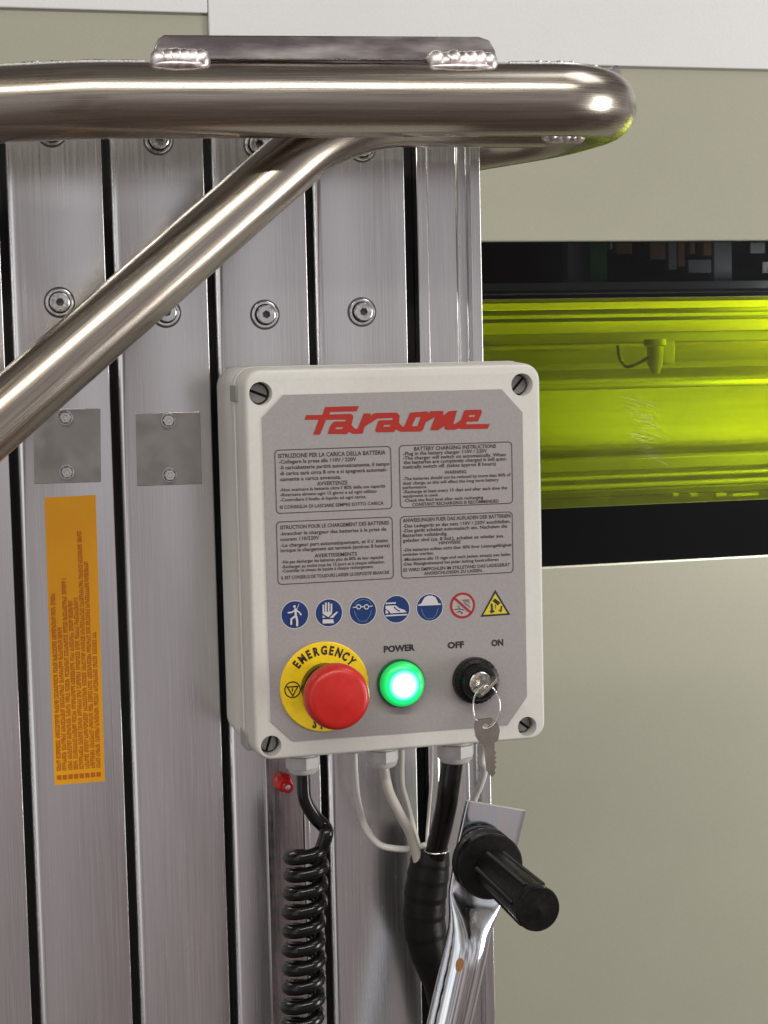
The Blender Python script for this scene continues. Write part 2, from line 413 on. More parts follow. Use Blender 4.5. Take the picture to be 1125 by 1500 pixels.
# window: smoked strip above, tinted laser glass, black border below
win = MB().box(XW0, XW1, WY+.008, WY+.016, ZW0, ZG0-.0005).build('window_border', M['black_frame'], enc)
MB().box(XW0, XW1, WY+.009, WY+.013, ZG1+.0005, ZW1).build('smoked_pane', M['smoke_glass'], enc, smooth=0)
MB().box(XW0, XW1, WY+.009, WY+.013, ZG0, ZG1).build('tinted_pane', M['laser_glass'], enc, smooth=0)
# pale wipe marks left on the glass
M['smear'] = pane('dried_wipe_marks', (.95, .95, .8), 0, .35)
b = MB(); rs_ = random.Random(12)
for i in range(26):
    f_ = i/25; xa = 925+f_*20+rs_.uniform(-14, 8); ya = 578+f_*90+rs_.uniform(-4, 4); ln_ = rs_.uniform(16, 52)
    pts = px([(xa+ln_*t_, ya+ln_*(.22*t_+.12*t_*t_)) for t_ in (0, .25, .5, .75, 1)], WY+.0085)
    b.flat(stroke(pts, rs_.uniform(.0005, .0014)), WY+.0085-.00003*i)
tag(b.build('wipe_marks', M['smear'], enc, smooth=0), None, None, kind='stuff')
# interior seen through the tinted pane
IB = WY+.40
inn = MB().box(XW0-.1, XW1+.1, IB, IB+.01, -.40, ZG1+.03).build('interior_back', M['inner'], enc)
MB().box(XW0-.1, XW1+.1, WY+.031, IB, ZG1+.012, ZG1+.022).build('interior_divider', M['inner_dark'], enc)
MB().box(XW0-.1, XW1+.1, WY+.031, IB, -.40, -.39).build('interior_floor', M['inner'], enc)
def rail(y0, y1, Yf, dep, m, name='interior_rail', x0=XW0-.08, x1=XW1+.08, b=.002):
    """a horizontal rail whose front face shows between the rows y0..y1 at the photograph's column 900"""
    z1 = P(900, y0, Yf).z; z0 = P(900, y1, Yf).z
    return MB().box(x0, x1, Yf, Yf+dep, z0, z1).build(name, m, inn, bevel=b)
rail(452, 459, WY+.10, .03, M['inner_mid'])
rail(465, 470, WY+.12, .02, M['inner_dark'])
rail(487, 503, WY+.20, .06, M['inner_dark'])
rail(505, 541, WY+.33, .05, M['inner'], b=.01)
rail(561, 570, WY+.16, .05, M['inner'], b=.004)
rail(652, 662, WY+.34, .05, M['inner'], b=.006)
rail(672, 690, WY+.26, .08, M['inner_mid'])
rail(697, 702, WY+.22, .02, M['inner'])
rail(710, 716, WY+.18, .03, M['inner'])
rail(717, 728, WY+.17, .02, M['inner_dark'])
for a, b_ in ((984, 992), (1047, 1062), (1071, 1109), (1010, 1020)):
    q0 = P(a, 727, WY+.165); q1 = P(b_, 722, WY+.165)
    MB().box(q0.x, q1.x, WY+.160, WY+.168, q0.z, q1.z).build('highlight_block', M['dim_white'], inn)  # white blocks stand in for bright highlights low in the window
# nozzle and hanging hose
yh = WY+.15
MB().sweep(spline([P(905, 506, yh), P(908, 525, yh), P(918, 537, yh), P(935, 532, yh), P(950, 524, yh)]), .0024, 8).build('hose', M['black'], inn)
q = P(963, 522, yh)
MB().lathe((q.x, yh+.008, q.z), [(0, -.024), (.006, -.024), (.011, -.010), (.012, .014), (.016, .016), (.016, .024), (0, .024)], 16, 'z').build('nozzle', M['inner_mid'], inn)
MB().box(q.x+.012, q.x+.032, yh+.01, yh+.03, q.z-.012, q.z+.022).build('nozzle_block', M['inner_mid'], inn, bevel=.003)
il = area('machine_interior_lamp', (1.25, WY+.13, .226), (1.15, WY+.33, -.25), .9, .05, 42, (1, 1, .95))
il2 = area('machine_interior_lamp', (.35, WY+.13, .226), (.35, WY+.33, -.25), 1.0, .05, 3.4, (1, 1, .95))
# boxes behind the smoked pane that imitate reflections in the dark glass
CB = WY+.16
MB().box(XW0, XW1, WY+.0135, CB, ZG1+.001, ZG1+.006).build('reflection_floor', M['rubber'], enc)
cab = MB().box(XW0, XW1, CB, CB+.01, ZG1+.023, ZW1+.15).build('reflection_back', M['dim_dark'], enc)
def item(a, b_, y0, y1, Y, m, name, d=.02):
    p0 = P(a, y1, Y); p1 = P(b_, y0, Y)
    zz0 = max(p0.z, ZG1+.0235)
    MB().box(p0.x, p1.x, Y, Y+d, zz0, max(p1.z, zz0+.004)).build(name, m, cab, bevel=.001)
item(832, 863, 340, 445, CB-.05, M['dim_grey'], 'reflected_post')
item(865, 889, 340, 445, CB-.06, M['dim_green'], 'reflected_post')
item(790, 800, 340, 420, CB-.04, M['dim_dark'], 'reflected_post')
item(893, 1040, 402, 408, CB-.06, M['dim_dark'], 'reflected_shelf', .05)
for a, b_, y0, y1, m in ((893, 897, 350, 365, 'dim_white'), (903, 926, 352, 372, 'dim_brown'), (930, 950, 358, 385, 'dim_dark'), (952, 975, 350, 380, 'dim_brown'), (979, 991, 352, 395, 'dim_grey'),
                       (993, 1003, 350, 390, 'dim_brown'), (1008, 1042, 380, 400, 'dim_grey'), (1010, 1018, 350, 372, 'dim_brown'), (1030, 1042, 350, 374, 'dim_brown')):
    item(a, b_, y0, y1, CB-.055, M[m], 'reflected_carton')
item(1046, 1072, 345, 440, CB-.045, M['dim_grey'], 'reflected_post')
item(1099, 1121, 355, 371, CB-.05, M['dim_white'], 'reflected_sheet', .002)
item(1117, 1140, 383, 400, CB-.05, M['dim_white'], 'reflected_sheet', .002)

# ================================================================== mast of telescoping aluminium sections
YF = .115; MZ0, MZ1 = -.62, .327
mast = thing('telescopic_mast', 'row of upright brushed aluminium mast sections with black gaps behind the control box', 'mast', (-.1, YF, MZ0))
gaps = [-.3205, -.2487, -.1773, -.1060, -.0333]
G = .0028
def section(x0, x1):
    r = .0062; l = []
    for cx, cy, a in ((x1-.0007, YF+.0007, 270), (x1-.002, YF+.068, 0), (x0+.002, YF+.068, 90), (x0+r, YF+r, 180)):
        rr = {270: .0007, 0: .002, 90: .002, 180: r}[a]
        for i in range(7):
            t = R(a+90*i/6); l.append((cx+rr*math.cos(t), cy+rr*math.sin(t)))
    return l
xr = P(595, 400, YF).x
for i in range(5):
    x0 = gaps[i]+G; x1 = (gaps[i+1] if i < 4 else xr)-(G if i < 4 else 0)
    s_ = MB().extrude_z(section(x0, x1), MZ0, MZ1).build('mast_section', M['alu'], mast, smooth=40)
for i in range(5):
    b = MB().box(gaps[i]-G-.0004, gaps[i]+G+.0004, YF+.008, YF+.06, MZ0, MZ1-.002)
    b.sweep([(gaps[i]+.0006, YF+.0085, MZ0), (gaps[i]+.0006, YF+.0085, MZ1-.002)], .0013, 8)
    b.build('gap_seal', M['rubber'], mast)
# slotted corner section on the right
a = [P(x, 400, YF).x for x in (595, 613, 628, 671.5, 674, 691, 706)]
prof = [(a[0]+.0003, YF+.016), (a[1], YF+.016), (a[1], YF), (a[2], YF), (a[2]+.0004, YF+.0012), (a[3]-.0004, YF+.0012), (a[3], YF), (a[4], YF), (a[4], YF+.010), (a[5], YF+.010), (a[5], YF), (a[6], YF), (a[6], YF+.07), (a[0]+.0003, YF+.07)]
MB().extrude_z(prof, MZ0, MZ1).build('corner_section', M['alu'], mast, smooth=20, bevel=.0006)
MB().box(a[0]+.0006, a[1]-.0004, YF+.0125, YF+.0155, MZ0+.001, MZ1-.001).build('slot_insert', M['rubber'], mast)
# socket bolts with washers
def bolt(cx, cy, k):
    c = P(cx, cy, YF)
    w = MB().lathe((c.x, YF, c.z), [(.0095, .0002), (.0095, -.0014), (.0090, -.0018), (.0066, -.0018), (.0064, -.0012)], 36).build('bolt', M['zinc'], mast)
    hx = [(.0030*math.cos(R(60*i+k)), .0030*math.sin(R(60*i+k))) for i in range(6)]
    b = MB(); n = 36
    b.lathe((c.x, YF, c.z), [(.0068, -.0012), (.0068, -.0052), (.0061, -.0062), (.0044, -.0063)], n)
    outer = circ(c.x, c.z, .0044, n); hexa = [(c.x+p, c.z+q_) for p, q_ in hx]
    b.flat(outer, YF-.0063, 0, [hexa])
    for i in range(6):
        p, q_ = hexa[i], hexa[(i+1) % 6]
        b.add([(p[0], YF-.0063, p[1]), (q_[0], YF-.0063, q_[1]), (q_[0], YF-.0025, q_[1]), (p[0], YF-.0025, p[1])], [(0, 1, 2, 3)])
    b.build('bolt_head', M['zinc'], w)
    MB().flat(circ(c.x, c.z, .0077, 36), YF-.0020, 0, [circ(c.x, c.z, .0066, 36)]).build('gap_shade_ring', M['recess'], w, smooth=0)  # flat black ring stands in for the shade between head and washer
    MB().lathe((c.x, YF, c.z), [(.0108, -.0002), (.0094, -.0003)], 36).build('rim_shadow_ring', M['socket'], w)  # dark ring paints the washer's contact shadow onto the section
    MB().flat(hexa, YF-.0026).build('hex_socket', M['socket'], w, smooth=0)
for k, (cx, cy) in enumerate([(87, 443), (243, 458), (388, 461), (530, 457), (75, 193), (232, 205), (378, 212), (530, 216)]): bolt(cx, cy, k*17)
# two bare cover plates with two hex screws each
for corners, scr in (([(48, 600), (147, 598), (148, 706), (50, 709)], [(96, 612), (98, 692)]), ([(199, 606), (293, 603), (296, 709), (201, 712)], [(247, 616), (249, 696)])):
    l = px(corners, YF-.001)
    pl = MB().prism(l, YF-.0012, YF-.0001).build('cover_plate', M['dark_plate'], mast, smooth=0, bevel=.0003)
    for j, (cx, cy) in enumerate(scr):
        c = P(cx, cy, YF-.004); b = MB()
        b.lathe((c.x, YF, c.z), [(.0052, -.0012), (.0052, -.0019), (.0044, -.0020)], 24)
        b.lathe((c.x, YF, c.z), [(.0043, -.0019), (.0043, -.0048), (.0037, -.0054), (.0022, -.0054), (.0016, -.0048), (0, -.0048)], 6)
        b.build('hex_screw', M['zinc'], pl, smooth=20)
# orange sticker with upright columns of small print
st = px([(65, 729), (140, 725), (153.5, 1144), (80, 1150)], YF)
stk = MB().prism(st, YF-.0005, YF-.0001).build('orange_sticker', M['orange'], mast, smooth=0)
def st_uv(u, v):                                  # u across, v from the bottom up
    (ax, az), (bx_, bz), (cx_, cz), (dx, dz) = st
    return ((dx*(1-u)+cx_*u)*(1-v)+(ax*(1-u)+bx_*u)*v, (dz*(1-u)+cz*u)*(1-v)+(az*(1-u)+bz*u)*v)
b = MB(); tops = [.665, .55, .72, .645, .648, .875, .77, .52]; ph = random.Random(3)
for c, top in enumerate(tops):
    uc = .095+c*.112; hw = .043
    def bar(v0, v1, ua, ub): b.flat([st_uv(uc+ua, v0), st_uv(uc+ub, v0), st_uv(uc+ub, v1), st_uv(uc+ua, v1)], YF-.0007)
    bar(.018, .034, -hw, hw); v = .05
    while v < top:
        wl = ph.uniform(.02, .09)                # one word
        e_ = min(v+wl, top)
        while v < e_:
            lw = ph.uniform(.0042, .0066)        # one glyph: a spine and some cross strokes
            bar(v, v+.0018, -hw, hw)
            kind = ph.random()
            if kind < .75: bar(v+.0018, v+lw, hw*.55, hw)
            if kind > .3: bar(v+.0018, v+lw, -hw, -hw*.55)
            if kind < .5: bar(v+.0018, v+lw*.8, -hw*.2, hw*.25)
            if kind > .6: bar(v+lw*.75, v+lw, -hw*.5, hw*.5)
            v += lw+.0011
        v += ph.uniform(.003, .006)
b.build('sticker_print', M['orange_ink'], stk, smooth=0)
# polished backing plate below the box
p0 = P(388, 1115, YF-.004); p1 = P(442, 1115, YF-.004)
MB().box(p0.x, p1.x, YF-.004, YF-.0005, MZ0+.05, -.09).build('backing_plate', M['mirror_plate'], mast, bevel=.0008)
MB().box(p1.x+.0006, p1.x+.0045, YF-.006, YF-.0005, MZ0+.05, -.09).build('backing_strip', M['alu_plain'], mast, bevel=.0006)

# ================================================================== tubular guard rail
rail_t = thing('guard_rail', 'polished stainless steel tube guard rail looping round the top of the mast', 'rail', (0, 0, .28))
RT = .0238
zA = P(400, 147, 0).z; zB = P(800, 146.5, 0).z; xA = P(400, 147, 0).x; xB = P(800, 146.5, 0).x
def zt(x): return zA+(zB-zA)*(x-xA)/(xB-xA)
path = [(-.44, .26), (-.30, .03), (-.20, 0), (.168, 0), (.158, .115), (.088, .160)]
main = fillet([(x, y, zt(x)-(.007 if y > .14 and x > 0 else 0)) for x, y in path], [.10, .12, .052, .06], 14)
mt = MB().sweep(main, RT, 48).build('top_tube', M['steel'], rail_t, smooth=60)
# tube that runs behind the top tube and turns down to the left
d0 = P(0, 611, -.005); d1 = P(379, 279, .036)
dirn = (d1-d0).normalized(); low = d0-dirn*.35
topz = zt(.05)-.004; corner = d1+dirn*((topz-d1.z)/dirn.z)
MB().sweep(fillet([Vector((.122, corner.y, topz+.001)), corner, low], [.13], 18), .0208, 48).build('brace_tube', M['steel'], rail_t, smooth=60)
# upright plate welded on top of the top tube
ypl = -.006
pl = px([(222, 87), (226, 70), (231, 58), (240, 52), (700, 54.5), (716, 60), (724, 75), (727, 89)], ypl)
pl_o = MB().prism(pl, ypl-.002, ypl+.002).build('stop_plate', M['steel_plate'], rail_t, smooth=20, bevel=.0007)
MB().box(pl[0][0]+.002, pl[-1][0]-.002, ypl+.0022, ypl+.036, pl[0][1]+.0006, pl[0][1]+.0034).build('shading_flange', M['steel_plate'], pl_o, bevel=.0005)  # added behind the plate so that the gap under it stays dark
def weld(xa, xb, y, n):
    b = MB(); 
    for i in range(n):
        c = P(xa+(xb-xa)*(i+.5)/n, y, ypl-.004)
        k = random.uniform(.92, 1.08)
        b.ball((c.x, c.y+.001, c.z+random.uniform(-.0006, .0006)), (.0070*k, .0066, .0080*k), 18)
    c = P((xa+xb)/2, y+7, ypl-.006); w = (P(xb, y, ypl).x-P(xa, y, ypl).x)/2
    b.ball((c.x, c.y, c.z), (w*1.14, .0052, .0040), 24)
    b.build('weld_bead', M['weld'], pl_o, smooth=60)
weld(228, 300, 88, 6); weld(634, 722, 92, 7)
# rough tread strips lying on the top tube, following its bends
dense = []
for p, q in zip(main, main[1:]):
    m_ = max(1, int((q-p).length/.003))
    dense += [p.lerp(q, i/m_) for i in range(m_)]
def tread(xa, xb, ymax, seed):
    b = MB(); rr = random.Random(seed)
    pts = [p+Vector((0, .001, RT-.0003)) for p in dense if xa < p.x < xb and p.y < ymax]
    b.sweep(pts, .0021, 8); i = 1
    while i < len(pts)-2:
        b.ball(pts[i]+Vector((0, 0, .0014)), (rr.uniform(.0022, .0046), .0016, rr.uniform(.0008, .0016)), 8); i += rr.choice((2, 3, 3, 4, 6, 8))
    b.build('tread_strip', M['alu_plain'], rail_t, smooth=40)
tread(-.34, P(216, 90, 0).x, .2, 1); tread(P(745, 90, 0).x, .3, .045, 4)
c = P(899, 112, .075)
MB().prism(rrect(c.x-.0035, c.x+.0035, c.z-.012, c.z+.007, .003), .070, .085).build('end_tab', M['steel_plate'], rail_t, bevel=.0006)
c = P(830, 208, .02); b = MB()
for i in range(5): b.ball((c.x-.010+i*.005, .026+random.uniform(-.001, .001), zt(c.x)-RT+.003), (.0060, .006, .0046), 14)
b.build('weld_bead', M['weld'], rail_t, smooth=60)

# ================================================================== control box
LX0, LX1, LZ0, LZ1 = -.1052, .1012, -.1262, .1354
box = thing('control_box', 'light grey plastic control box with mauve faceplate, red emergency stop and lit green lamp', 'control box', (0, .05, -.1245))
b = MB()
def ring_loft(b, levels, r):
    loops = []
    for ins, y in levels:
        loops.append([(x, y, z) for x, z in rrect(LX0+ins, LX1-ins, LZ0+ins, LZ1-ins, max(r-ins, .004), 8)])
    n = len(loops[0]); st_ = b.add([p for l in loops for p in l], [])
    for k in range(len(loops)-1):
        for i in range(n):
            j = (i+1) % n; b.f.append([st_+k*n+i, st_+k*n+j, st_+(k+1)*n+j, st_+(k+1)*n+i]); b.m.append(0)
    return loops
lv = [(.0035, .031), (.0006, .031), (.0, .030), (.0003, .022), (.0013, .006), (.0017, .003), (.0023, .0013), (.0030, .0006), (.0038, .0004)]
loops = ring_loft(b, lv, .013)
screws = [P(381.7, 576.6, .001), P(764.3, 563.5, .001), P(397.2, 1092.5, .001), P(772, 1064, .001)]
def hole_r(s_): return min(.0077, s_.x-LX0-.0042, LX1-s_.x-.0042, s_.z-LZ0-.0042, LZ1-s_.z-.0042)
hr = [hole_r(s_) for s_ in screws]
holes = [circ(s_.x, s_.z, r_, 32) for s_, r_ in zip(screws, hr)]
b.flat([(p[0], p[2]) for p in loops[-1]], .0004, 0, holes)
for s_, r_ in zip(screws, hr):
    b.lathe((s_.x, 0, s_.z), [(r_, .0004), (r_*.985, .0012), (r_*.97, .0190), (0, .0190)], 32)
lid = b.build('lid', M['box'], box, smooth=35)
for k, (s_, ang) in enumerate(zip(screws, (-22, 48, 72, -38))):
    sc_b = MB(); r_ = hr[k]*.84
    sc_b.lathe((s_.x, 0, s_.z), [(r_, .0188), (r_, .0118), (r_*.93, .0108), (r_*.8, .0106), (0, .0106)], 32)
    so = sc_b.build('lid_screw', M['dark_plate'], lid, smooth=30)
    d = Vector((math.cos(R(ang)), math.sin(R(ang)))); n_ = Vector((-d.y, d.x)); h = r_*.95; w = .0009
    c2 = Vector((s_.x, s_.z)); l = [tuple(c2+d*h+n_*w), tuple(c2-d*h+n_*w), tuple(c2-d*h-n_*w), tuple(c2+d*h-n_*w)]
    MB().flat(l, .0105).build('screw_slot', M['recess'], lid, smooth=0)
b = MB()
ring_loft(b, [(.0030, .0312), (.0004, .0316), (-.0006, .0330), (-.0006, .0400), (.0008, .0415), (.0010, .052), (.0000, .054), (-.0006, .1045), (.0030, .1060)], .013)
ring_loft(b, [(.030, .1055), (.0030, .1060)], .013); ring_loft(b, [(.030, .0325), (.0030, .0312)], .013)
base = b.build('base_body', M['box'], box, smooth=35)
MB().box(-.06, .06, .1061, YF-.0005, -.085, .095).build('mounting_bracket', M['dark_plate'], box)
for za, zb in ((564, 588), (1072, 1096)):
    p0 = P(349, za, .03); p1 = P(349, zb, .03)
    MB().box(LX0-.0011, LX0+.004, .0200, .0440, p1.z, p0.z).build('hinge_clip', M['clip'], box, bevel=.0006)

# faceplate with its print
YL = 0.0
fp = px([(417, 579), (736, 569.5), (765, 609), (772, 1018), (746, 1062), (424, 1086.5), (396, 1053), (384.5, 612)], YL)
x0, x1 = (fp[6][0]+fp[7][0])/2, (fp[2][0]+fp[3][0])/2; z0, z1 = (fp[4][1]+fp[5][1])/2, (fp[0][1]+fp[1][1])/2
cut = .0145
face = MB().prism([(x0+cut, z1), (x1-cut, z1), (x1, z1-cut*1.1), (x1, z0+cut*1.3), (x1-cut, z0), (x0+cut, z0), (x0, z0+cut), (x0, z1-cut)], YL-.0003, YL+.0003).build('faceplate', M['face'], box, smooth=0)
YP = -.0005; YP2 = -.0008
# lettering ---------------------------------------------------------
def text_mesh(s, bold):
    cu = bpy.data.curves.new('lettering', 'FONT'); cu.body = s; cu.size = 1; cu.resolution_u = 2; cu.offset = bold
    o = bpy.data.objects.new('lettering', cu); me = bpy.data.meshes.new_from_object(o)
    vs = [tuple(v.co) for v in me.vertices]; fs = [tuple(p.vertices) for p in me.polygons]
    bpy.data.objects.remove(o); bpy.data.curves.remove(cu); bpy.data.meshes.remove(me)
    return vs, fs
def put_text(b, s, pl_, pr, cap, Y, bold=.018, plane=YL):
    """a line of lettering from pixel pl_ to pixel pr, capitals `cap` pixels high"""
    vs, fs = text_mesh(s, bold); xa = min(v[0] for v in vs); xb = max(v[0] for v in vs)
    A = P(*pl_, plane); B = P(*pr, plane); k = (B.x-A.x)/(xb-xa); h = cap*.000446/.69; zm = (A.z+B.z)/2
    b.add([(A.x+(v[0]-xa)*k, Y, zm+v[1]*h) for v in vs], fs)
def crop(ox, oy, sc): return lambda a, c: (ox+a/sc, oy+c/sc)
cA, cB_, cC, cD = crop(400, 580, 5.921), crop(570, 580, 5.625), crop(395, 740, 5.921), crop(575, 730, 6.081)
panels = [
 (cA, [("ISTRUZIONE PER LA CARICA DELLA BATTERIA", 45, 535, 975, 510, 6.2), ("-Collegare la presa alla 110V / 220V", 50, 585, 720, 565, 5.4),
  ("-Il caricabatterie partir\u00e0 automaticamente, il tempo", 55, 635, 1010, 605, 5.4), ("di carica sar\u00e0 circa 8 ore e si spegner\u00e0 automati-", 62, 685, 990, 655, 5.4),
  ("camente a carica avvenuta.", 60, 735, 590, 720, 5.4), ("AVVERTENZE", 380, 775, 645, 768, 5.6), ("-Non scaricare la batteria oltre l' 80% della sua capacit\u00e0", 60, 825, 972, 795, 4.6),
  ("-Ricaricare almeno ogni 15 giorni e ad ogni utilizzo", 60, 868, 898, 840, 4.6), ("-Controllare il livello di liquido ad ogni carica.", 60, 912, 808, 888, 4.6),
  ("SI CONSIGLIA DI LASCIARE SEMPRE SOTTO CARICA", 57, 975, 958, 945, 4.8)], [(402, 658.5), (573, 653.5), (574, 746), (404, 752)]),
 (cB_, [("BATTERY CHARGING INSTRUCTIONS", 205, 452, 880, 425, 5.6), ("-Plug in the battery charger 110V / 220V", 115, 490, 805, 465, 5.2), ("-The charger will switch on automatically. When", 112, 525, 960, 497, 5.2),
  ("the batteries are completely charged it will auto-", 118, 562, 970, 530, 5.2), ("matically switch off. (takes approx 8 hours)", 112, 597, 878, 573, 5.2), ("WARNING", 455, 642, 635, 637, 5.0),
  ("-The batteries should not be reduced by more than 80% of", 115, 695, 1000, 660, 4.6), ("their charge, as this will effect the long term battery", 112, 730, 900, 703, 4.6), ("performance.", 112, 768, 312, 757, 4.4),
  ("-Recharge at least every 15 days and after each time the", 115, 802, 972, 768, 4.6), ("equipment is used.", 112, 837, 405, 825, 4.4), ("-Check the fluid level after each recharging", 118, 872, 775, 848, 4.6),
  ("CONSTANT RECHARGING IS RECOMMENDED", 190, 905, 903, 880, 4.8)], [(584, 652), (750, 646.7), (751, 737.7), (585.6, 744.4)]),
 (cC, [("ISTRUCTION POUR LE CHARGEMENT DES BATTERIES", 92, 207, 1035, 168, 5.4), ("-brancher le chargeur des batteries \u00e0 la prise de", 92, 260, 1012, 222, 5.2), ("courant 110/220V", 92, 308, 428, 298, 5.2),
  ("-Le chargeur part automatiquement, et il s' \u00e9teint", 95, 360, 1027, 322, 5.2), ("lorsque le chargement est termin\u00e9 (environ 8 heures)", 95, 402, 1040, 367, 5.2), ("AVERTISSEMENTS", 388, 452, 758, 437, 5.4),
  ("-Ne pas d\u00e9charger les batteries plus de 80% de leur capacit\u00e9", 105, 503, 985, 465, 4.6), ("-Recharger au moins tous les 15 jours et \u00e0 chaque utilisation.", 105, 542, 998, 508, 4.6), ("-Contr\u00f4ler le niveau de liquide \u00e0 chaque rechargement.", 105, 582, 900, 545, 4.6),
  ("IL EST CONSEILLE DE TOUJOURS LAISSER LE DISPOSITIF BRANCHE", 100, 640, 1037, 598, 4.8)], [(404.3, 763.6), (575.4, 757), (576, 848), (406.5, 856.5)]),
 (cD, [("ANWEISUNGEN FUER DAS AUFLADEN DER BATTERIEN", 90, 212, 1048, 172, 5.6), ("-Das Ladeger\u00e4t an das netz 110V / 220V anschlie\u00dfen.", 92, 258, 1048, 220, 5.0), ("-Das ger\u00e4t schaltet automatisch ein. Nachdem die", 92, 300, 1020, 262, 5.0),
  ("Batterien vollst\u00e4ndig", 90, 342, 482, 330, 5.0), ("geladen sind (ca. 8 Std.), schaltet es wieder aus.", 92, 390, 992, 345, 5.0), ("HINWEISE", 412, 410, 605, 400, 4.6),
  ("-Die batterien sollten nicht \u00fcber 80% ihrer Leistungsf\u00e4higkeit", 98, 470, 1060, 428, 4.6), ("entladen werden.", 92, 512, 368, 498, 4.4), ("-Mindestens alle 15 tage und nach jedem einsatz neu laden", 95, 555, 1048, 512, 4.6),
  ("-Den fl\u00fcssigkeitsstand bei jeder ladung kontrollieren", 92, 600, 943, 555, 4.6), ("ES WIRD EMPFOHLEN IM STILLSTAND DAS LADEGER\u00c4T", 95, 650, 1045, 605, 4.8), ("ANGESCHLOSSEN ZU LASSEN.", 278, 680, 800, 655, 4.6)],
  [(585.7, 756), (750.6, 749.4), (751.8, 839.4), (587.3, 847)])]
for cr, lines, fr in panels:
    b = MB()
    for s_, xa, ya, xb, yb, cap in lines: put_text(b, s_, cr(xa, ya), cr(xb, yb), cap, YP, .018)
    b.build('instruction_print', M['inkgrey'], face, smooth=0)
    q = px(fr, YL); xa, xb = (q[0][0]+q[3][0])/2, (q[1][0]+q[2][0])/2; za, zb = (q[2][1]+q[3][1])/2, (q[0][1]+q[1][1])/2; t = .00052
    MB().flat(rrect(xa, xb, za, zb, .0028), YP, 0, [rrect(xa+t, xb-t, za+t, zb-t, .0023)]).build('instruction_frame', M['inkgrey'], face, smooth=0)
# red brand lettering
c1, c2 = crop(440, 585, 8.036), crop(580, 585, 8.036)
L1 = [(48,240),(68,185),(258,182),(290,90),(688,78),(660,140),(350,148),(338,178),(590,170),(612,180),(622,205),(600,300),(640,345),(672,345),(745,165),(828,165),(824,195),(850,172),(885,160),(1125,155)]
L2 = [(18,162),(42,190),(35,275),(72,320),(95,318),(165,155),(375,140),(378,160),(410,138),(555,135),(555,190),(620,140),(718,130),(672,290),(692,290),(760,245),(800,135),(820,125),(1000,120),(1010,150),(965,258),(830,264),(822,292),(1105,288),(1078,345),(770,350),(742,340),(690,358),(590,358),(570,345),(572,310),(490,365),(400,362),(458,205),(350,270),(315,360),(290,378),(60,382),(20,365),(0,350)]
L3 = [(1100,385),(895,388),(878,370),(912,258),(935,246),(1082,243),(1090,218),(905,225),(755,320),(735,395),(715,405),(610,405),(572,380),(545,408),(320,408),(345,320),(380,275),(400,260),(530,258),(538,238),(300,240),(230,415),(148,415),(215,240)]
outer = px([c1(*p) for p in L1]+[c2(*p) for p in L2]+[c1(*p) for p in L3], YL)
hl = [px([c1(*p) for p in h], YL) for h in ([(410,350),(420,328),(503,328),(495,348)], [(970,322),(985,300),(1060,298),(1052,320)])]
hl += [px([c2(*p) for p in h], YL) for h in ([(185,315),(232,210),(290,208),(250,315)], [(853,208),(865,185),(935,183),(925,205)])]
MB().flat(outer, YP, 0, hl).build('brand_lettering', M['red_print'], face, smooth=0)
for w_, a_, b_, h_ in (('POWER', (562, 955), (607.6, 952.5), 9.0), ('OFF', (655.4, 949.6), (679.6, 948.2), 9.2), ('ON', (719.6, 946.3), (737, 944.9), 9.2)):
    b = MB(); put_text(b, w_, a_, b_, h_, YP, .045); b.build('switch_lettering', M['ink'], face, smooth=0)
# safety pictograms: 0 blue, 1 pale, 2 thin pale
mm = [M['blue'], M['white_print'], M['thin_print'], M['sign_red'], M['sign_yellow'], M['ink'], M['sign_paper']]
def disc(b, cx, cy, r, Y, mi): c = P(cx, cy, YL); b.flat(circ(c.x, c.z, r*.000446), Y, mi)
def ringd(b, cx, cy, r, r2, Y, mi): c = P(cx, cy, YL); b.flat(circ(c.x, c.z, r*.000446), Y, mi, [circ(c.x, c.z, r2*.000446)])
k1 = crop(405, 870, 11.25); k2 = crop(555, 865, 11.25); k3 = crop(650, 855, 11.25); kg = crop(400, 860, 5.921)
def sp(b, k, pts, mi=1, Y=YP2, w=None):
    q = px([k(*p) for p in pts], YL)
    b.flat(q if w is None else stroke(q, w*.000446), Y, mi)
def picto(cx, cy): b = MB(); ringd(b, cx, cy, 21.4, 20.3, YP, 1); disc(b, cx, cy, 20.3, YP, 0); return b
b = picto(431.7, 900.3)                                                              # harness
disc(b, *k1(293, 205), 2.0, YP2, 1)
for pts, w in (([(305,235),(315,370)], 3.4), ([(300,265),(250,300),(180,308)], 2.2), ([(320,262),(370,300),(405,345)], 2.2), ([(312,360),(240,410),(238,505)], 3.0), ([(322,365),(338,450),(335,530)], 3.2), ([(325,260),(345,215),(368,160)], .8)):
    sp(b, k1, pts, 1, YP2-.00005*w, w)
b.build('harness_pictogram', mm, face, smooth=0)
b = picto(481.5, 897.6)                                                              # glove
for a_, t_ in ((768, 175), (808, 140), (855, 135), (900, 158)): sp(b, k1, [(a_, 300), (a_, t_)], 1, YP2-.0001, 2.5)
sp(b, k1, [(757,290),(912,290),(905,330),(850,380),(757,325)]); sp(b, k1, [(757,345),(800,385),(757,395)]); sp(b, k1, [(870,388),(985,290),(1012,295),(925,392)]); sp(b, k1, [(757,418),(930,415),(945,480),(757,485)])
b.build('glove_pictogram', mm, face, smooth=0)
b = picto(531.2, 894.7)                                                              # goggles
for e_ in ((740, 170), (808, 170)): ringd(b, *kg(*e_), 3.9, 2.5, YP2, 1)
sp(b, kg, [(690,175),(718,172)], 1, YP2, 1.4); sp(b, kg, [(762,170),(786,168)], 1, YP2, 1.6); sp(b, kg, [(832,166),(860,162)], 1, YP2, 1.4)
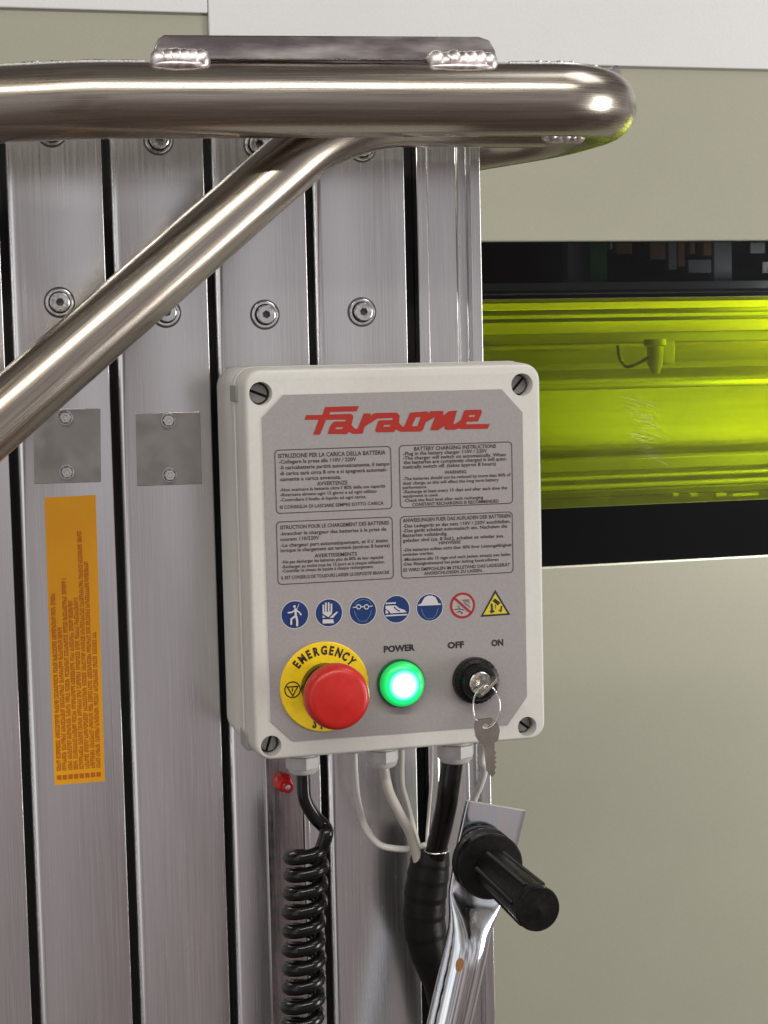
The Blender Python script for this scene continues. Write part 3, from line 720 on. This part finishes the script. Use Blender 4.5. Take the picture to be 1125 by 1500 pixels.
sp(b, kg, [(702,205),(715,245),(745,295),(805,293),(838,245),(850,200)], 2, YP2, .9); sp(b, kg, [(705,150),(735,118),(780,105),(825,115),(850,145)], 2, YP2, .8)
b.build('goggles_pictogram', mm, face, smooth=0)
b = picto(580.3, 892.3)                                                              # safety shoe
sp(b, k2, [(105,200),(272,190),(275,215),(105,222)]); sp(b, k2, [(105,250),(270,242),(330,290),(420,318),(455,355),(185,375),(170,340),(105,300)])
sp(b, k2, [(105,320),(135,330),(155,372),(105,378)]); sp(b, k2, [(105,402),(462,382),(465,405),(105,425)]); sp(b, k2, [(245,265),(280,305),(340,340)], 0, YP2-.0002, 1.6)
b.build('shoe_pictogram', mm, face, smooth=0)
b = picto(629.2, 889.6)                                                              # helmet
sp(b, k2, [(640,235),(690,215),(745,115),(800,82),(870,80),(930,110),(975,205),(1015,212),(1015,235),(640,252)])
sp(b, k2, [(690,300),(730,400),(780,460),(880,460),(940,390),(975,280)], 2, YP2, .9)
b.build('helmet_pictogram', mm, face, smooth=0)
b = MB(); disc(b, 677.3, 886.8, 16.2, YP, 6); ringd(b, 677.3, 886.8, 19.9, 16.2, YP, 3)    # prohibition sign
sp(b, k3, [(175,235),(440,470)], 3, YP2-.0003, 2.9)
for pts, w in (([(300,270),(420,265)], 1.6), ([(320,300),(400,290),(425,330)], 1.2), ([(340,320),(390,350),(430,385)], 1.3), ([(170,425),(250,410),(330,430)], 1.5), ([(225,360),(255,390),(240,420)], 1.1), ([(210,470),(260,455),(310,480)], 1.2), ([(250,440),(300,500)], 1.0)):
    sp(b, k3, pts, 5, YP2-.00004*w, w*.7)
b.build('prohibition_pictogram', mm, face, smooth=0)
b = MB(); tri = px([k3(845, 98), k3(1095, 510), k3(605, 545)], YL); t2 = px([k3(846, 160), k3(1042, 485), k3(650, 512)], YL)   # warning triangle
b.flat(tri, YP, 5, [t2]); b.flat(t2, YP, 4)
sp(b, k3, [(800,280),(840,240),(930,310),(890,355)], 5); sp(b, k3, [(770,320),(800,330),(808,430),(840,455),(780,485),(755,460),(775,430)], 5); sp(b, k3, [(840,345),(858,345),(850,440)], 5); sp(b, k3, [(935,370),(962,360),(945,470),(885,430),(925,440)], 5)
b.build('warning_pictogram', mm, face, smooth=0)

# emergency stop ----------------------------------------------------
ec = P(474.8, 1005.5, YL); RE = .0302
es = MB().lathe((ec.x, 0, ec.z), [(RE, -.0003), (RE, -.0015), (RE-.0006, -.0021), (.010, -.0021)], 72).build('emergency_plate', M['yellow'], box, smooth=30)
b = MB()
def arc_text(s, a0, step, rad, size, flip, bold=.045, sx=.74):
    for i, ch in enumerate(s):
        vs, fs = text_mesh(ch, bold); xm = (min(v[0] for v in vs)+max(v[0] for v in vs))/2
        t = R(a0+step*i); d = Vector((math.cos(t), math.sin(t))); upv = -d if flip else d; rv = Vector((upv.y, -upv.x))
        o_ = Vector((ec.x, ec.z))+d*rad - upv*(.345*size)
        b.add([(lambda q: (q.x, -.0023, q.y))(o_+rv*((v[0]-xm)*size*sx)+upv*(v[1]*size)) for v in vs], fs)
arc_text('EMERGENCY', 138.6, -12.18, .0247, .0080, False)
arc_text('STOP', 253.5, 10.3, .0255, .0074, True)
sc = (ec.x-.0219, ec.z-.0003)
b.flat(circ(sc[0], sc[1], .0056, 32), -.0023, 0, [circ(sc[0], sc[1], .0048, 32)])
tr_ = lambda r_: [(sc[0]+r_*math.cos(R(a_)), sc[1]+r_*math.sin(R(a_))) for a_ in (150, 30, 270)]
b.flat(tr_(.0049), -.0024, 0, [tr_(.0033)]); b.box(sc[0]-.0004, sc[0]+.0004, -.0024, -.0022, sc[1]-.0012, sc[1]+.0012)
b.build('emergency_lettering', M['ink'], es, smooth=0)
MB().lathe((ec.x, 0, ec.z), [(.0162, -.0021), (.0162, -.0105), (.0150, -.0120), (.012, -.0120)], 48).build('emergency_collar', M['black'], es)
MB().lathe((ec.x, 0, ec.z), [(.0128, -.010), (.0134, -.0240), (.0160, -.0280), (.0200, -.0305), (.0213, -.0335), (.0214, -.0385), (.0208, -.0425), (.0195, -.0450), (.0176, -.0462), (.0154, -.0466), (.0125, -.0471), (.008, -.0480), (.004, -.0485), (0, -.0486)], 64).build('emergency_knob', M['red'], es, smooth=50)
# power lamp --------------------------------------------------------
lc = P(588.3, 1001.5, -.004)
lb = MB().lathe((lc.x, 0, lc.z), [(.0164, -.0003), (.0164, -.0030), (.0158, -.0040), (.0150, -.0040), (.0150, -.0005)], 56).build('lamp_bezel', M['green_ring'], box)
MB().lathe((lc.x, 0, lc.z), [(.0152, -.0025), (.0152, -.0065), (.0146, -.0084), (.0130, -.0098), (.0100, -.0108), (.006, -.0115), (0, -.0118)], 56).build('lamp_lens', M['green_lamp'], lb, smooth=60)
# key switch --------------------------------------------------------
kc = P(696, 996.5, -.002)
ks = MB().lathe((kc.x, 0, kc.z), [(.0158, -.0003), (.0158, -.0050), (.0150, -.0066), (.0128, -.0074), (.0122, -.0088), (.0122, -.0125), (.0112, -.0142), (.0086, -.0146), (.0080, -.0138)], 56).build('key_switch', M['black'], box)
b = MB()
for i in range(28):
    t = R(i*360/28); b.box(kc.x+.0152*math.cos(t)-.0006, kc.x+.0152*math.cos(t)+.0006, -.0062, -.0012, kc.z+.0152*math.sin(t)-.0006, kc.z+.0152*math.sin(t)+.0006)
b.build('knurled_ring', M['black'], ks, bevel=.0002)
MB().lathe((kc.x, 0, kc.z), [(.0079, -.0135), (.0079, -.0152), (.0073, -.0158), (.0020, -.0158), (0, -.0150)], 40).build('lock_cylinder', M['zinc'], ks)
# cable glands under the box ----------------------------------------
def gland(pxc, Y, zt_, r, h, n=8):
    X = P(pxc, 1122, Y).x; b = MB()
    r *= 1.12; b.lathe((X, Y, LZ0), [(r*.98, .004), (r*.98, -.004)], 32, 'z')
    q = LZ0-.004
    b.lathe((X, Y, q), [(r*.96, 0), (r*1.06, -.0008), (r*1.06, -h*.62), (r*1.0, -h*.72)], n, 'z')
    b.lathe((X, Y, q), [(r*.98, -h*.66), (r*.93, -h*.80), (r*.82, -h*.93), (r*.66, -h), (r*.5, -h), (r*.45, -h+.003)], 32, 'z')
    b.build('cable_gland', M['gland'], box, smooth=25)
    return X
g1 = gland(444, .034, 0, .0100, .013); g2 = gland(519, .082, 0, .0090, .012); g3 = gland(560, .034, 0, .0098, .013)
g4 = gland(588, .082, 0, .0090, .012); g5 = gland(667.5, .034, 0, .0112, .014); g6 = gland(634, .082, 0, .0085, .009); 

# ================================================================== keys
KY = -.034
u = Vector((math.cos(R(41)), 0, math.sin(R(41)))); yv = Vector((0, -1, 0)); nk = u.cross(yv).normalized()
def plate_from(b, pts2, o_, a_, c_, n_, th, holes=()):
    loops = [pts2]+list(holes); tri_ = tessellate_polygon([[Vector((p[0], p[1], 0)) for p in l] for l in loops]); pts = [p for l in loops for p in l]; n = len(pts)
    vs = [o_+a_*p[0]+c_*p[1]-n_*th/2 for p in pts]+[o_+a_*p[0]+c_*p[1]+n_*th/2 for p in pts]; fs = []
    for t in tri_: fs += [tuple(t), tuple(n+i for i in reversed(t))]
    k = 0
    for l in loops:
        L = len(l)
        for i in range(L): j = (i+1) % L; fs.append((k+i, k+j, n+k+j, n+k+i))
        k += L
    b.add(vs, fs)
b = MB(); o_ = Vector((kc.x, -.0150, kc.z))
bow = [(-.0035, -.001), (.0035, -.001), (.0035, .003), (.0072, .005), (.0088, .009), (.0088, .0165), (.0070, .0185), (-.0070, .0185), (-.0088, .0165), (-.0088, .009), (-.0072, .005), (-.0035, .003)]
plate_from(b, bow, o_, u, yv, nk, .0019, [circ(0, .0145, .0024, 16)])
tag(b.build('key', M['key'], None, smooth=0, bevel=.0003), 'nickel key turned in the key switch lock, seen edge on', 'key')
hole = o_+yv*.0145
rc = P(710.5, 1040, hole.y); rad_ = .0112
hk = P(711, 1064, hole.y); 
ax = Vector((.80, -.60, 0)).normalized(); rcen = (hole+hk)/2; rad_ = (hole-hk).length/2+.0012; vz = (hole-hk).normalized(); ax = (ax-vz*ax.dot(vz)).normalized()
b = MB()
for off in (0,): b.sweep([rcen+(ax*math.cos(t)*.66+vz*math.sin(t))*rad_+Vector((0, off, 0)) for t in [2*math.pi*i/48 for i in range(48)]], .00060, 8, close=True)
tag(b.build('key_ring', M['wire'], None, smooth=60), 'thin steel key ring joining the two keys', 'key ring')
b = MB(); a_ = Vector((.99, -.12, .06)).normalized(); c_ = Vector((.05, 0, -1)).normalized(); n_ = a_.cross(c_).normalized()
hp = hk+Vector((0, 0, 0))
body = [(-.0050, -.0052), (.0046, -.0052), (.0088, -.0010), (.0094, .0040), (.0078, .0104), (.0052, .0116), (.0052, .0130), (.0050, .0170), (.0062, .0185), (.0046, .0200), (.0060, .0215), (.0044, .0232), (.0058, .0247), (.0042, .0264), (.0056, .0280), (.0040, .0300), (.0046, .0318), (.0026, .0345), (.0004, .0330), (-.0012, .0300), (-.0020, .0118), (-.0046, .0108), (-.0072, .0060), (-.0078, .0000), (-.0068, -.0040)]
plate_from(b, body, hp, a_, c_, n_, .0020, [circ(0, 0, .0021, 16)])
tag(b.build('key', M['key'], None, smooth=0, bevel=.0003), 'spare nickel key dangling from the ring with its teeth downward', 'key')

# ================================================================== cables
zg = LZ0-.016
def cable(name, pts, r, m, label, n=14, seg=8):
    return tag(MB().sweep(spline(pts, seg), r, n).build(name, m, None, smooth=60), label, 'cable')
# coiled cable
cy_ = .034
lead = [Vector((g1, cy_, zg+.006)), Vector((g1, cy_, zg-.004)), P(447, 1170, cy_), P(461, 1196, cy_), P(476, 1212, cy_-.002), P(478, 1222, cy_-.008)]
axis0 = P(448, 1236, cy_); axis1 = P(443, 1500, cy_); adir = (axis1-axis0)
hel = []; rc_ = .0110; nturn = 20
z_ = 0.0; pt = []
pitch_ = .0134
for i in range(nturn*22):
    t = i/22*2*math.pi; f = i/22*pitch_; k = .55+.45*min(1, i/20)
    w = 1+.025*math.sin(i*.11)+.02*math.sin(i*.037)
    c = axis0+adir.normalized()*(f + (.003*math.exp(-i/30)))+Vector((.0005*math.sin(i*.05), 0, 0))
    hel.append(c+Vector((math.cos(t)*rc_*w, -math.sin(t)*rc_*w, 0)))
tag(MB().sweep(spline(lead+[hel[2]], 8)[:-1]+hel[2:], .0049, 16).build('coiled_cable', M['cable'], None, smooth=60), 'glossy black coiled cable hanging below the leftmost cable gland', 'cable')
cable('cable', [(g2, .082, zg+.004), P(521, 1150, .080), P(527, 1185, .078), P(537, 1215, .076), P(556, 1237, .074), P(580, 1243, .072), P(605, 1243, .074), P(624, 1238, .078)], .0024, M['cable_white'], 'thin white cable making a loop into the black sleeve')
cable('cable', [(g3, .034, zg+.006), P(566, 1145, .036), P(572, 1165, .040), P(587, 1195, .048), P(601, 1222, .058), P(610, 1252, .066), P(614, 1275, .070)], .0035, M['cable_beige'], 'grey-beige cable from the middle gland bending into the black sleeve')
cable('cable', [(g4, .082, zg+.004), P(587, 1145, .082), P(594, 1175, .082), P(603, 1210, .080), P(612, 1245, .078), P(616, 1275, .076)], .0030, M['cable_beige'], 'grey cable behind the middle gland running down to the sleeve')
cable('cable', [(g6, .082, zg+.009), P(632, 1140, .084), P(629, 1180, .086), P(626, 1220, .085), P(624, 1265, .080)], .0012, M['cable_white'], 'very thin white wire behind the thick black cable')
cable('cable', [(g5-.001, .034, zg+.006), P(658, 1150, .036), P(654, 1180, .042), P(647, 1212, .052), P(640, 1240, .062), P(634, 1275, .070)], .0077, M['cable'], 'thick straight black cable from the large right gland', 24)
cable('cable', [(.0845, .070, LZ0+.004), P(706, 1108, .070), P(710, 1125, .072), P(704, 1148, .078), P(694, 1172, .086), P(688, 1210, .092)], .0028, M['cable_white'], 'pale cable curving behind the zinc-plated lever plate')
sl = spline([P(632, 1246, .072), P(628, 1275, .072), P(623, 1310, .073), P(621, 1350, .074), P(629, 1395, .074), P(643, 1440, .076), P(652, 1500, .078), P(658, 1560, .080)], 10)
rr = []
for i in range(len(sl)):
    f = i/len(sl); rr.append((.0128+.0028*math.sin(f*math.pi*1.5) if f < .5 else .0148-.0080*(f-.5)*2)*(1+.05*((i*.145) % 1.0)+.02*math.sin(i*.17+1)))
slv = tag(MB().sweep(sl, rr, 24).build('cable_sleeve', M['tape'], None, smooth=60), 'black heat-shrink sleeve gathering the cables behind the lever', 'cable sleeve')
i_ = 2
cen = P(640, 1246, .063)
MB().sweep([cen+Vector((math.cos(t)*.0085, math.sin(t)*.0085, -.0012*math.cos(t)*0)) for t in [2*math.pi*i/32 for i in range(32)]], .0007, 8, close=True).build('wire_tie', M['wire'], slv, smooth=60)

# ================================================================== red clip
rcp = P(416, 1147, YF-.010)
rk = MB().lathe((rcp.x, YF-.004, rcp.z), [(.0075, .0), (.0075, -.004), (.0066, -.006), (.0060, -.011), (.0048, -.013), (0, -.013)], 7).build('red_clip', M['red_clear'], None, smooth=20, bevel=.0008)
tag(rk, 'small red plastic clip on the backing plate beside the leftmost cable gland', 'clip')
c = P(421.6, 1153.5, YF-.018)
MB().lathe((c.x, YF-.004, c.z), [(.0044, -.008), (.0042, -.0145), (.0034, -.0152), (.0022, -.0152), (.0020, -.0140)], 20).build('clip_eyelet', M['red_clear'], rk)
MB().lathe((c.x, YF-.004, c.z), [(.0021, -.012), (.0021, -.0148), (0, -.0154)], 16).build('clip_rivet', M['zinc'], rk)

# ================================================================== crank lever
LY = .034
lev = thing('crank_lever', 'shiny zinc-plated crank lever with black ribbed grip hanging below the control box', 'lever', P(660, 1480, LY))
pT = (P(678, 1168, LY)+P(774, 1192, LY))/2; pF = P(691, 1308, LY); pE = P(656, 1495, LY)
ad = (pE-pT); ad.y = 0; ad.normalize(); wd = Vector((-ad.z, 0, ad.x)); wd = wd if wd.x > 0 else -wd
Lf = (pF-pT).dot(ad); HW = .0212
def sec(s, hw, th, yc, pw, n=36):
    c = pT+ad*s+Vector((0, yc-LY, 0)); o_ = []
    for i in range(n):
        t = 2*math.pi*i/n; ct, st2 = math.cos(t), math.sin(t)
        o_.append(c+wd*(hw*math.copysign(abs(ct)**pw, ct))+Vector((0, 1, 0))*(th*math.copysign(abs(st2)**pw, st2)))
    return o_
secs = [(0.0, .0224, .0024, LY, .12), (.030, .0220, .0024, LY, .12), (Lf-.006, .0206, .0024, LY, .12), (Lf+.002, .0200, .0030, LY, .2), (Lf+.009, .0186, .0052, LY-.001, .45), (Lf+.017, .0168, .0090, LY-.002, .75), (Lf+.026, .0156, .0124, LY-.003, .95), (Lf+.036, .0157, .0150, LY-.004, 1.0), (Lf+.05, .0157, .0156, LY-.004, 1.0), (.30, .0157, .0156, LY-.004, 1.0)]
b = MB(); rings = [b.add(sec(*s_), []) for s_ in secs]; n = 36
for a0, b0 in zip(rings, rings[1:]):
    for i in range(n): j = (i+1) % n; b.f.append([a0+i, a0+j, b0+j, b0+i]); b.m.append(0)
b.f.append([rings[0]+i for i in range(n)]); b.m.append(1); b.f.append([rings[-1]+i for i in range(n)][::-1]); b.m.append(0)
lt = b.build('lever_tube', [M['chrome'], M['gland']], lev, smooth=45)  # pale cap material imitates the top edge lit from above
gc = P(706, 1258, LY)
cl = MB().lathe((gc.x, LY, gc.z), [(.0225, -.0026), (.0235, -.0040), (.0235, -.0065), (.0215, -.0080), (.0212, -.0160), (.0232, -.0172), (.0234, -.0205), (.0222, -.0222), (.0120, -.0235)], 56).build('grip_collar', M['grip'], lev, smooth=35)
b = MB(); n = 72; L0, L1_ = -.022, -.118
pr = [(.0124, L0), (.0130, -.030), (.0136, -.08), (.0146, -.112), (.0149, L1_), (.0146, L1_-.0012), (.0140, L1_-.0018), (.0137, L1_-.0018), (.0030, L1_-.0017), (.0015, L1_-.0022), (0, L1_-.0022)]
b.lathe((gc.x, LY, gc.z), pr, n)
gr = b.build('grip', M['grip'], lev, smooth=40)
b = MB()
for side in (60, 112, 170, 235, 300, 5):
    for i in range(34):
        y = -.030-i*.0024; rr_ = .0131+.0012*(-y-.03)/.08; t0 = R(side)
        for t in (t0,):
            c = (gc.x+rr_*math.cos(t), LY+y, gc.z+rr_*math.sin(t))
            b.ball(c, (.0019, .0008, .0019), 6)
b.build('grip_ribs', M['grip'], gr, smooth=60)['kind'] = 'stuff'
rs = P(674.5, 1413, LY-.019); s_r = (rs-pT).dot(ad)
cen = pT+ad*s_r+Vector((0, -.004, 0)); vdir = (CAM-cen).normalized(); vdir = (vdir-ad*vdir.dot(ad)).normalized()
b = MB(); pts = []
for i in range(24):
    t = 2*math.pi*i/24; al = .0042*math.sin(t)*(1.0 if math.sin(t) > 0 else 1.35); ac = .0028*math.cos(t)/.0152
    base_dir = Vector((rs.x-cen.x, 0, rs.z-cen.z)).dot(wd)/.0152
    th0 = math.asin(max(-1, min(1, base_dir)))+ac
    pts.append(cen+ad*(-al)+wd*(.01580*math.sin(th0))+Vector((0, -.01580*math.cos(th0), 0)))
mid = sum(pts, Vector())/24; off_ = (mid-cen); off_ -= ad*off_.dot(ad); mid = cen+ad*(mid-cen).dot(ad)+off_.normalized()*.0160
b.add([mid]+pts, [(0, i+1, (i+1) % 24+1) for i in range(24)]); b.build('rust_spot', M['rust'], lt, smooth=60)
